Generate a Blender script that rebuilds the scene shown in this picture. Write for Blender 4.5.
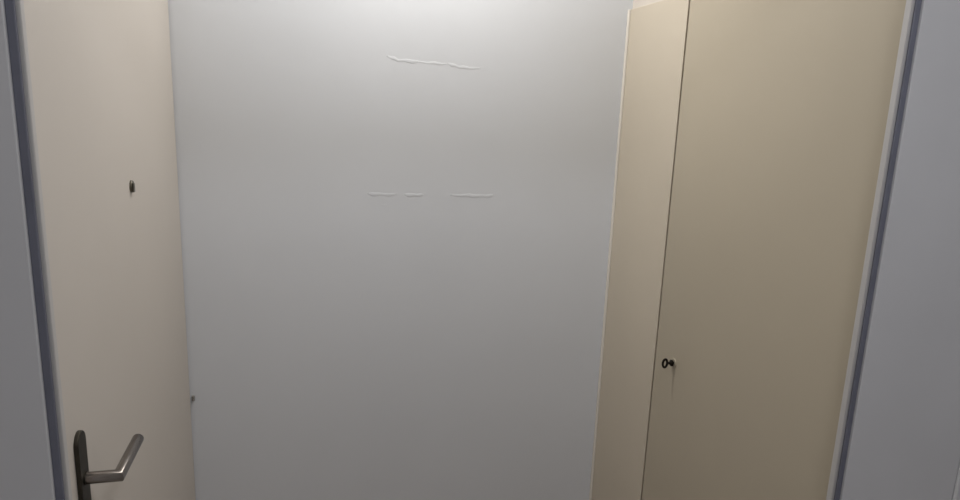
import bpy, bmesh, math
from mathutils import Matrix, Vector

# ------------------------------------------------------------------ clear
for o in list(bpy.data.objects):
    bpy.data.objects.remove(o, do_unlink=True)
S = bpy.context.scene
COL = S.collection

# ------------------------------------------------------------------ camera
# World: X to the right along the rear wall, Y into the lobby, Z up (metres).
# Left wall / door face is X=0, rear wall is Y=0, floor is Z=0.
F_PX, PITCH, ROLL, YAW = 675.49, 0.2105, 0.0386, 0.2442
CAM = Vector((0.3581, -1.9635, 1.642))
fw0 = Vector((math.sin(YAW), math.cos(YAW), 0)); rt0 = Vector((math.cos(YAW), -math.sin(YAW), 0)); up0 = Vector((0, 0, 1))
fwd = math.cos(PITCH) * fw0 - math.sin(PITCH) * up0
upv = math.sin(PITCH) * fw0 + math.cos(PITCH) * up0
rt = math.cos(ROLL) * rt0 + math.sin(ROLL) * upv
up = -math.sin(ROLL) * rt0 + math.cos(ROLL) * upv
cd = bpy.data.cameras.new('camera'); cam = bpy.data.objects.new('camera', cd); COL.objects.link(cam)
M = Matrix((rt, up, -fwd)).transposed().to_4x4(); M.translation = CAM
cam.matrix_world = M
cd.sensor_width = 36.0; cd.sensor_fit = 'HORIZONTAL'; cd.lens = F_PX / 960 * 36.0; cd.clip_start = 0.02
S.camera = cam

# ------------------------------------------------------------------ world, lamps, exposure
wd = bpy.data.worlds.new('world'); S.world = wd; wd.use_nodes = True
bg = wd.node_tree.nodes['Background']; bg.inputs[0].default_value = (0.80, 0.88, 1.0, 1); bg.inputs[1].default_value = 0.0

def disc_lamp(name, loc, size, power, color):
    l = bpy.data.lights.new(name, 'AREA'); l.shape = 'DISK'; l.size = size; l.energy = power; l.color = color
    o = bpy.data.objects.new(name, l); COL.objects.link(o); o.location = loc
    return o
LOBBY_LAMP = (0.64, -0.33, 2.58)
HALL_LAMP = (0.84, -1.95, 2.58)
disc_lamp('lobby_lamp_light', (LOBBY_LAMP[0], LOBBY_LAMP[1], LOBBY_LAMP[2] - 0.004), 0.17, 10.2, (1.0, 0.965, 0.915))
disc_lamp('hall_lamp_light', (HALL_LAMP[0], HALL_LAMP[1], HALL_LAMP[2] - 0.004), 0.35, 9.9, (0.955, 0.96, 1.0))

S.view_settings.view_transform = 'Standard'; S.view_settings.look = 'None'
S.view_settings.exposure = 0.0; S.view_settings.gamma = 1.0
S.view_settings.use_curve_mapping = False

# ------------------------------------------------------------------ materials
def material(name, color, rough=0.6, metal=0.0, mottle=0.03, mottle_scale=3.0, bump=0.0, bump_scale=60.0, spec=0.5, stretch=None):
    m = bpy.data.materials.new(name); m.use_nodes = True
    nt = m.node_tree; b = nt.nodes['Principled BSDF']
    b.inputs['Roughness'].default_value = rough; b.inputs['Metallic'].default_value = metal
    b.inputs['Specular IOR Level'].default_value = spec
    tc = nt.nodes.new('ShaderNodeTexCoord')
    geo = nt.nodes.new('ShaderNodeNewGeometry')
    mp = nt.nodes.new('ShaderNodeMapping'); nt.links.new(geo.outputs['Position'], mp.inputs[0])
    if stretch: mp.inputs['Scale'].default_value = stretch
    n = nt.nodes.new('ShaderNodeTexNoise'); n.inputs['Scale'].default_value = mottle_scale; n.inputs['Detail'].default_value = 4
    nt.links.new(mp.outputs[0], n.inputs['Vector'])
    r = nt.nodes.new('ShaderNodeValToRGB')
    r.color_ramp.elements[0].position = 0.3; r.color_ramp.elements[1].position = 0.7
    r.color_ramp.elements[0].color = tuple(max(0, c * (1 - mottle)) for c in color) + (1,)
    r.color_ramp.elements[1].color = tuple(min(1, c * (1 + mottle)) for c in color) + (1,)
    nt.links.new(n.outputs['Fac'], r.inputs['Fac']); nt.links.new(r.outputs[0], b.inputs['Base Color'])
    if bump:
        n2 = nt.nodes.new('ShaderNodeTexNoise'); n2.inputs['Scale'].default_value = bump_scale; n2.inputs['Detail'].default_value = 5
        nt.links.new(mp.outputs[0], n2.inputs['Vector'])
        bp = nt.nodes.new('ShaderNodeBump'); bp.inputs['Strength'].default_value = bump; bp.inputs['Distance'].default_value = 0.004
        nt.links.new(n2.outputs['Fac'], bp.inputs['Height']); nt.links.new(bp.outputs[0], b.inputs['Normal'])
    return m

MAT = {
    'plaster': material('white_plaster', (0.745, 0.77, 0.808), 0.85, mottle=0.015, mottle_scale=2.5, bump=0.10, bump_scale=14, spec=0.2),
    'hall_paint': material('grey_hall_paint', (0.70, 0.70, 0.71), 0.7, mottle=0.02, mottle_scale=6, bump=0.06, bump_scale=40, spec=0.25),
    'ceiling': material('ceiling_white', (0.80, 0.80, 0.79), 0.9, bump=0.1, spec=0.2),
    'floor': material('floor_wood', (0.28, 0.22, 0.17), 0.5, mottle=0.25, mottle_scale=4, stretch=(6, 0.6, 1)),
    'door': material('door_paint', (0.590, 0.548, 0.50), 0.5, mottle=0.015, bump=0.03, bump_scale=25, spec=0.35),
    'cream': material('cream_cabinet_paint', (0.62, 0.552, 0.446), 0.5, mottle=0.02, bump=0.04, bump_scale=22, spec=0.35),
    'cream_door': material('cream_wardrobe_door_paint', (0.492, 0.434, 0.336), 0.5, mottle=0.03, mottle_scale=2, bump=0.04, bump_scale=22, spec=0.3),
    'bulkhead': material('bulkhead_paint', (0.67, 0.62, 0.56), 0.8, mottle=0.02, bump=0.08, bump_scale=14, spec=0.2),
    'cream_light': material('cream_sealant', (0.80, 0.755, 0.68), 0.6, mottle=0.02, spec=0.3),
    'inside': material('cabinet_inside', (0.07, 0.05, 0.035), 0.8, mottle=0.1),
    'seal': material('dark_rubber_seal', (0.18, 0.187, 0.232), 0.6, mottle=0.08, mottle_scale=20),
    'frame': material('frame_paint', (0.52, 0.51, 0.50), 0.5, mottle=0.02, spec=0.35),
    'edge': material('edge_highlight_paint', (0.86, 0.86, 0.85), 0.5, mottle=0.02),  # paler than the wall: light caught by the casing edge, put into the colour
    'hinge': material('dull_hinge_metal', (0.30, 0.29, 0.27), 0.5, metal=0.3),
    'steel': material('brushed_steel', (0.24, 0.215, 0.197), 0.27, metal=1.0, mottle=0.06, mottle_scale=80, stretch=(1, 1, 6)),
    'plate': material('dark_plate_metal', (0.06, 0.054, 0.043), 0.5, metal=0.85, mottle=0.12, mottle_scale=60),  # dark bronze-grey metal, darker than the lever steel
    'dark_metal': material('blackened_key_metal', (0.012, 0.009, 0.006), 0.5, metal=0.6, mottle=0.15, mottle_scale=90),
    'viewer': material('viewer_metal', (0.16, 0.15, 0.12), 0.35, metal=0.8, mottle=0.15, mottle_scale=120),
    'lens': material('viewer_lens', (0.03, 0.03, 0.035), 0.1, mottle=0.05),
    'lamp_base': material('lamp_base_white', (0.8, 0.8, 0.8), 0.5),
}
def emitter(name, color, strength):
    m = bpy.data.materials.new(name); m.use_nodes = True
    b = m.node_tree.nodes['Principled BSDF']
    b.inputs['Base Color'].default_value = (0.8, 0.8, 0.78, 1)
    b.inputs['Emission Color'].default_value = color + (1,); b.inputs['Emission Strength'].default_value = strength
    return m
MAT['lamp_warm'] = emitter('lamp_diffuser_warm', (1, 0.93, 0.85), 1.5)
MAT['lamp_cool'] = emitter('lamp_diffuser_cool', (0.84, 0.91, 1), 1.5)

# ------------------------------------------------------------------ mesh helpers
def obj(name, bm, m, parent=None, smooth=False):
    me = bpy.data.meshes.new(name); bmesh.ops.recalc_face_normals(bm, faces=bm.faces[:]); bm.to_mesh(me); bm.free()
    me.materials.append(MAT[m])
    for p in me.polygons: p.use_smooth = smooth
    o = bpy.data.objects.new(name, me); COL.objects.link(o)
    if parent:
        o.parent = parent                      # only empties are moved; meshes keep world coordinates
        if parent.type == 'EMPTY': o.matrix_parent_inverse = Matrix.Translation(parent.location).inverted()
    return o
def box(bm, x0, x1, y0, y1, z0, z1, bevel=0.0, seg=2):
    r = bmesh.ops.create_cube(bm, size=1.0)
    vs = r['verts']
    for v in vs:
        v.co = Vector((x0 + (v.co.x + .5) * (x1 - x0), y0 + (v.co.y + .5) * (y1 - y0), z0 + (v.co.z + .5) * (z1 - z0)))
    if bevel:
        es = list({e for v in vs for e in v.link_edges})
        bmesh.ops.bevel(bm, geom=es, offset=bevel, segments=seg, affect='EDGES', profile=0.5)
    return bm
def slab(name, m, dims, parent=None, bevel=0.0, seg=2):
    return obj(name, box(bmesh.new(), *dims, bevel=bevel, seg=seg), m, parent)
def lathe(bm, profile, origin, axis, n=28):
    """profile: list of (t along axis, radius)"""
    a = Vector(axis).normalized(); h = Vector((0, 0, 1)) if abs(a.z) < .9 else Vector((1, 0, 0))
    e1 = a.cross(h).normalized(); e2 = a.cross(e1); origin = Vector(origin); rings = []
    for t, r in profile:
        c = origin + a * t
        rings.append([c + e1 * (r * math.cos(2 * math.pi * i / n)) + e2 * (r * math.sin(2 * math.pi * i / n)) for i in range(n)])
    vr = [[bm.verts.new(p) for p in g] for g in rings]
    for g, k in zip(vr, vr[1:]):
        for i in range(n): bm.faces.new((g[i], g[(i + 1) % n], k[(i + 1) % n], k[i]))
    bm.faces.new(vr[0]); bm.faces.new(vr[-1][::-1])
    return bm
def tag(o, label=None, cat=None, group=None, kind=None):
    if label: o['label'] = label
    if cat: o['category'] = cat
    if group: o['group'] = group
    if kind: o['kind'] = kind
    return o
def empty(name, loc):
    o = bpy.data.objects.new(name, None); COL.objects.link(o); o.location = loc; o.empty_display_size = .1
    return o
def structure(o, label=None, cat=None):
    return tag(o, label, cat, kind='structure')

# ------------------------------------------------------------------ room
W = 1.2766            # plane of the wardrobe front
H = 2.62              # ceiling height
Y_HALL = -3.6         # rear of the hall behind the camera
XL, XR = -0.75, 2.05  # hall side walls

structure(slab('floor', 'floor', (XL - .1, XR + .1, Y_HALL - .1, 0.1, -0.08, 0.0)), 'brown wooden floor of lobby and hall', 'floor')
structure(slab('ceiling', 'ceiling', (XL - .1, XR + .1, Y_HALL - .1, 0.1, H, H + .08)), 'white ceiling above lobby and hall', 'ceiling')

wb = structure(slab('wall_back', 'plaster', (-0.15, 1.95, 0.0, 0.1, 0.0, H)), 'white plastered rear wall with faint raised horizontal seams', 'wall')

# raised plaster seams on the rear wall, each a low rounded bead of filler
def seam(points, half, proud, parent):
    bm = bmesh.new(); n = len(points); prof = 6; rows = []
    for i, (x, z) in enumerate(points):
        e = min(i, n - 1 - i); k = 0.15 if e == 0 else (0.7 if e == 1 else 1.0)
        k *= 0.8 + 0.35 * math.sin(i * 2.3 + x * 31)**2
        rows.append([bm.verts.new((x, 0.0002 - proud * k * math.sin(math.pi * j / prof), z + half * k * math.cos(math.pi * j / prof))) for j in range(prof + 1)])
    for a, b in zip(rows, rows[1:]):
        for j in range(prof): bm.faces.new((a[j], a[j + 1], b[j + 1], b[j]))
    for r in (rows[0], rows[-1]): bm.faces.new(r)
    return obj('plaster_seam', bm, 'plaster', parent, smooth=True)
def poly(pts, n):
    out = []
    for i in range(n):
        t = i / (n - 1) * (len(pts) - 1); k = min(int(t), len(pts) - 2); f = t - k
        out.append((pts[k][0] * (1 - f) + pts[k + 1][0] * f, pts[k][1] * (1 - f) + pts[k + 1][1] * f + 0.0012 * math.sin(i * 1.7)))
    return out
seam(poly([(0.556, 1.766), (0.575, 1.763), (0.59, 1.757), (0.625, 1.757), (0.655, 1.7555)], 14), 0.0051, 0.00073, wb)
seam(poly([(0.64, 1.7555), (0.69, 1.7545), (0.735, 1.7535)], 10), 0.0039, 0.00058, wb)
seam(poly([(0.728, 1.756), (0.745, 1.7525), (0.765, 1.7475), (0.79, 1.7465), (0.835, 1.746)], 14), 0.0048, 0.00068, wb)
seam(poly([(0.502, 1.3805), (0.54, 1.379), (0.593, 1.3775)], 10), 0.0057, 0.00063, wb)
seam(poly([(0.61, 1.3785), (0.64, 1.377), (0.672, 1.3775)], 10), 0.0057, 0.00068, wb)
seam(poly([(0.745, 1.3775), (0.80, 1.3770), (0.85, 1.3755), (0.886, 1.3765)], 14), 0.0057, 0.00068, wb)
seam(poly([(0.535, 1.3485), (0.565, 1.3480)], 6), 0.0041, 0.00038, wb)

# left wall around the entrance door
DY0, DY1, DZ = -0.965, -0.004, 2.02
bm = bmesh.new()
box(bm, -0.14, 0.0, -1.03, 0.0, DZ + .004, H)
box(bm, -0.14, 0.0, -1.03, DY0 - .004, 0.0, DZ + .004)
structure(obj('wall_left', bm, 'plaster'), 'left lobby wall around the entrance door', 'wall')

# bulkhead over the wardrobe and the wall behind it
bh = slab('wall_right', 'bulkhead', (W + 0.012, 1.95, -1.03, 0.0, 1.940, H))
structure(bh, 'pale cream bulkhead wall above the wardrobe', 'wall')

# partition between hall and lobby, with the opening one looks through
YF, YB = -1.060, -1.036
OL, OR_, OZ = 0.0200, 1.2695, 2.06
structure(slab('wall_front_left', 'hall_paint', (XL, OL, YF, YB, 0, H), bevel=0.0015), 'grey painted hall wall left of the opening', 'wall')
structure(slab('wall_front_right', 'hall_paint', (OR_, 1.521, YF, YB, 0, H), bevel=0.0015), 'grey painted hall wall panel right of the opening', 'wall')
structure(slab('wall_front_far_right', 'hall_paint', (1.521, XR, YF, YB, 0, H)), 'grey painted hall wall beyond the pale edge strip', 'wall')
structure(slab('wall_front_lintel', 'hall_paint', (OL, OR_, YF, YB, OZ, H)), 'grey painted hall wall above the opening', 'wall')
structure(slab('trim_1', 'edge', (1.5205, 1.5275, YF - .0045, YF, 0, H), bevel=.002, seg=3), 'thin raised edge strip with painted highlight on the right hall wall', 'trim')

# frame lining with a dark seal strip on each side of the opening
def jamb(name, xo, s, seal_w, lining_w, label):
    r = empty(name, (xo, YF, 0)); structure(r, label, 'door frame')
    def sx(a, b): return tuple(sorted((xo - s * a, xo - s * b)))      # s=+1: right side, frame grows towards -X
    slab('frame_lining', 'frame', (*sx(0.0, lining_w), YF + .0085, YF + .022, 0, OZ), r, bevel=.0025, seg=3)
    slab('rubber_seal', 'seal', (*sx(0.0, seal_w), YF + .004, YF + .0085, 0, OZ), r, bevel=.0015)
    return r
jamb('trim_2', OL, -1, 0.0105, 0.0145, 'dark rubber seal strip and grey lining beside entrance door')
jamb('trim_3', OR_, 1, 0.0098, 0.0140, 'dark rubber seal strip and grey lining beside cream wardrobe')

# hall behind the camera
structure(slab('wall_hall_left', 'hall_paint', (XL - .1, XL, Y_HALL, YB, 0, H)), 'grey painted left wall of the hall', 'wall')
structure(slab('wall_hall_right', 'hall_paint', (XR, XR + .1, Y_HALL, YB, 0, H)), 'grey painted right wall of the hall', 'wall')
structure(slab('wall_hall_rear', 'hall_paint', (XL - .1, XR + .1, Y_HALL - .1, Y_HALL, 0, H)), 'grey painted rear wall of the hall', 'wall')

# ------------------------------------------------------------------ entrance door (left)
door = structure(empty('door_1', (0, DY0, 0)), 'plain off-white entrance door with steel lever handle and peephole', 'door')
slab('door_leaf', 'door', (-0.042, 0.0, DY0, DY1, 0.006, DZ), door, bevel=0.002)

HY, HZ = -0.9000, 1.0535     # lever axis
# long rounded back plate
def back_plate():
    bm = bmesh.new(); half, t, top, bot = 0.0188, 0.0065, HZ + 0.0790, HZ - 0.155; n = 16
    out = [(half * math.cos(math.pi * i / n), top - half + half * math.sin(math.pi * i / n)) for i in range(n + 1)]
    out += [(half * math.cos(math.pi + math.pi * i / n), bot + half + half * math.sin(math.pi + math.pi * i / n)) for i in range(n + 1)]
    f = bm.faces.new([bm.verts.new((0.0, HY + a, z)) for a, z in out])
    r = bmesh.ops.extrude_face_region(bm, geom=[f])
    vs = [v for v in r['geom'] if isinstance(v, bmesh.types.BMVert)]
    bmesh.ops.translate(bm, verts=vs, vec=(t, 0, 0))
    es = [e for e in bm.edges if all(v in set(vs) for v in e.verts)]
    bmesh.ops.bevel(bm, geom=es, offset=.002, segments=3, affect='EDGES', profile=.5)
    return bm
plate = obj('handle_plate', back_plate(), 'plate', door); plate['label'] = 'dark long rounded handle plate'
cyl = obj('lock_cylinder', lathe(bmesh.new(), [(0.006, .0085), (.0115, .0085), (.0125, .0075)], (0, HY, HZ - .072), (1, 0, 0), 24), 'steel', plate)
# mitred tubular lever
def lever():
    R_, nx, gy, n = 0.0094, 0.0538, 0.122, 32
    bm = bmesh.new(); rings = []
    def ring(fn): rings.append([bm.verts.new(fn(2 * math.pi * i / n)) for i in range(n)])
    ring(lambda a: (0.0090, HY + R_ * math.cos(a), HZ + R_ * math.sin(a)))
    ring(lambda a: (0.0105, HY + R_ * math.cos(a), HZ + R_ * math.sin(a)))
    # mitre plane: X offset follows Y offset (x grows on the near side)
    ring(lambda a: (nx - R_ * math.cos(a), HY + R_ * math.cos(a), HZ + R_ * math.sin(a)))
    e = gy
    ring(lambda a: (nx - R_ * math.cos(a), HY + e - .0015, HZ + R_ * math.sin(a)))
    ring(lambda a: (nx - .9 * R_ * math.cos(a), HY + e, HZ + .9 * R_ * math.sin(a)))
    for g, k in zip(rings, rings[1:]):
        for i in range(n): bm.faces.new((g[i], g[(i + 1) % n], k[(i + 1) % n], k[i]))
    bm.faces.new(rings[0]); bm.faces.new(rings[-1])
    return bm
lv = obj('lever_handle', lever(), 'steel', door, smooth=True); lv['label'] = 'brushed steel angled lever'
md = lv.modifiers.new('split', 'EDGE_SPLIT'); md.split_angle = math.radians(40)
obj('lever_collar', lathe(bmesh.new(), [(.006, .0105), (.0085, .0105), (.0088, .008), (.0095, .008)], (0, HY, HZ), (1, 0, 0), 28), 'plate', lv)

# peephole with a small swivel cover
PY, PZ = -0.488, 1.4575
pe = obj('peephole', lathe(bmesh.new(), [(0, .0122), (.0025, .0122), (.0045, .0106), (.0045, .0075), (.003, .0070), (.003, .001)], (0, PY, PZ), (1, 0, 0), 28), 'viewer', door)
pe['label'] = 'small dark metal peephole'
obj('peephole_lens', lathe(bmesh.new(), [(.0031, .0066), (.0040, .0055), (.0046, .003)], (0, PY, PZ), (1, 0, 0), 20), 'lens', pe)
bm = bmesh.new(); box(bm, .0048, .0066, PY - .0062, PY + .0050, PZ - .0118, PZ + .0065, bevel=.0008)
obj('peephole_cover', bm, 'viewer', pe)

# hinge knuckle at the corner with the rear wall
hg = obj('hinge', lathe(bmesh.new(), [(0, .003), (.0008, .0042), (.006, .0042), (.0065, .0028), (.0085, .0028), (.009, .0042), (.0150, .0042), (.0158, .003)], (0.0085, -.0050, .775), (0, 0, 1), 20), 'hinge', door)

# ------------------------------------------------------------------ built-in wardrobe (right)
wr = empty('built_in_wardrobe', (W, -.5, 0))
tag(wr, 'tall cream built-in wardrobe with narrow filler panel beside the rear wall', 'wardrobe')
GY = -0.3470
ZT = 1.938
slab('filler_panel', 'cream', (W, W + .022, GY + .0035, -0.0140, 0.06, ZT), wr, bevel=.0015, seg=3)
wdoor = slab('door', 'cream_door', (W, W + .022, -1.024, GY - .0035, 0.06, ZT), wr, bevel=.0022, seg=3)
bm = bmesh.new()
box(bm, W + .024, 1.90, -1.024, -1.006, 0.0, ZT); box(bm, W + .024, 1.90, -.022, -.004, 0.0, ZT)
box(bm, 1.88, 1.90, -1.024, -.004, 0.0, ZT); box(bm, W + .024, 1.90, -1.024, -.004, ZT - .02, ZT)
box(bm, W + .024, 1.90, -1.024, -.004, 0.0, .06)
box(bm, W + .024, W + .040, GY - .03, GY + .03, 0.06, ZT - .02)
obj('carcass', bm, 'inside', wr)
slab('plinth', 'cream', (W + .012, W + .0235, -1.024, -.004, 0.0, .058), wr)
# rounded sealant bead along the corner with the rear wall
sb = slab('corner_bead', 'cream_light', (W - .0045, W + .010, -.0135, -.0005, 0.0, 1.938), wr, bevel=.003, seg=3); sb['label'] = 'pale rounded bead along the wall corner'
KY, KZ = -0.4492, 0.9955
obj('escutcheon', lathe(bmesh.new(), [(-.0002, .0125), (-.0016, .0122), (-.0024, .0110), (-.0024, .0045), (-.0010, .0042)], (W, KY, KZ), (1, 0, 0), 28), 'cream_door', wdoor)

# key in the wardrobe lock
key = empty('wardrobe_key', (W, KY, KZ))
tag(key, 'small dark key sticking out of the cream wardrobe door lock', 'key')
obj('shaft', lathe(bmesh.new(), [(.0015, .0036), (-.0055, .0036), (-.0060, .0088), (-.0095, .0088), (-.0105, .0070), (-.0125, .0040), (-.0170, .0036), (-.0195, .0046), (-.0215, .0036)], (W, KY, KZ), (1, 0, 0), 24), 'dark_metal', key)
def bow():
    bm = bmesh.new(); n, m = 28, 10; cx = W - .0265; rows = []
    A, B, r = .0062, .0112, .0033          # oval ring
    for i in range(n):
        t = 2 * math.pi * i / n; c = Vector((cx + A * math.cos(t), KY, KZ + B * math.sin(t)))
        d = Vector((math.cos(t) / A, 0, math.sin(t) / B)).normalized()
        rows.append([bm.verts.new(c + d * (r * math.cos(2 * math.pi * j / m)) + Vector((0, 1, 0)) * (.8 * r * math.sin(2 * math.pi * j / m))) for j in range(m)])
    for i in range(n):
        a, b = rows[i], rows[(i + 1) % n]
        for j in range(m): bm.faces.new((a[j], a[(j + 1) % m], b[(j + 1) % m], b[j]))
    return bm
obj('bow', bow(), 'dark_metal', key, smooth=True)

# ------------------------------------------------------------------ ceiling lamps (above the frame)
def ceiling_lamp(loc, rad, mat, label):
    r = empty('ceiling_lamp', (loc[0], loc[1], H)); tag(r, label, 'lamp')
    obj('lamp_base', lathe(bmesh.new(), [(0, rad), (-.012, rad), (-.016, rad * .97)], (loc[0], loc[1], H), (0, 0, 1), 40), 'lamp_base', r)
    d = loc[2] - H
    obj('diffuser', lathe(bmesh.new(), [(-.016, rad * .95), (d * .6, rad * .93), (d * .85, rad * .85), (d, rad * .7)], (loc[0], loc[1], H), (0, 0, 1), 40), mat, r)
ceiling_lamp(LOBBY_LAMP, 0.125, 'lamp_warm', 'round frosted ceiling lamp above the small lobby')
ceiling_lamp(HALL_LAMP, 0.19, 'lamp_cool', 'round frosted ceiling lamp of the hall')
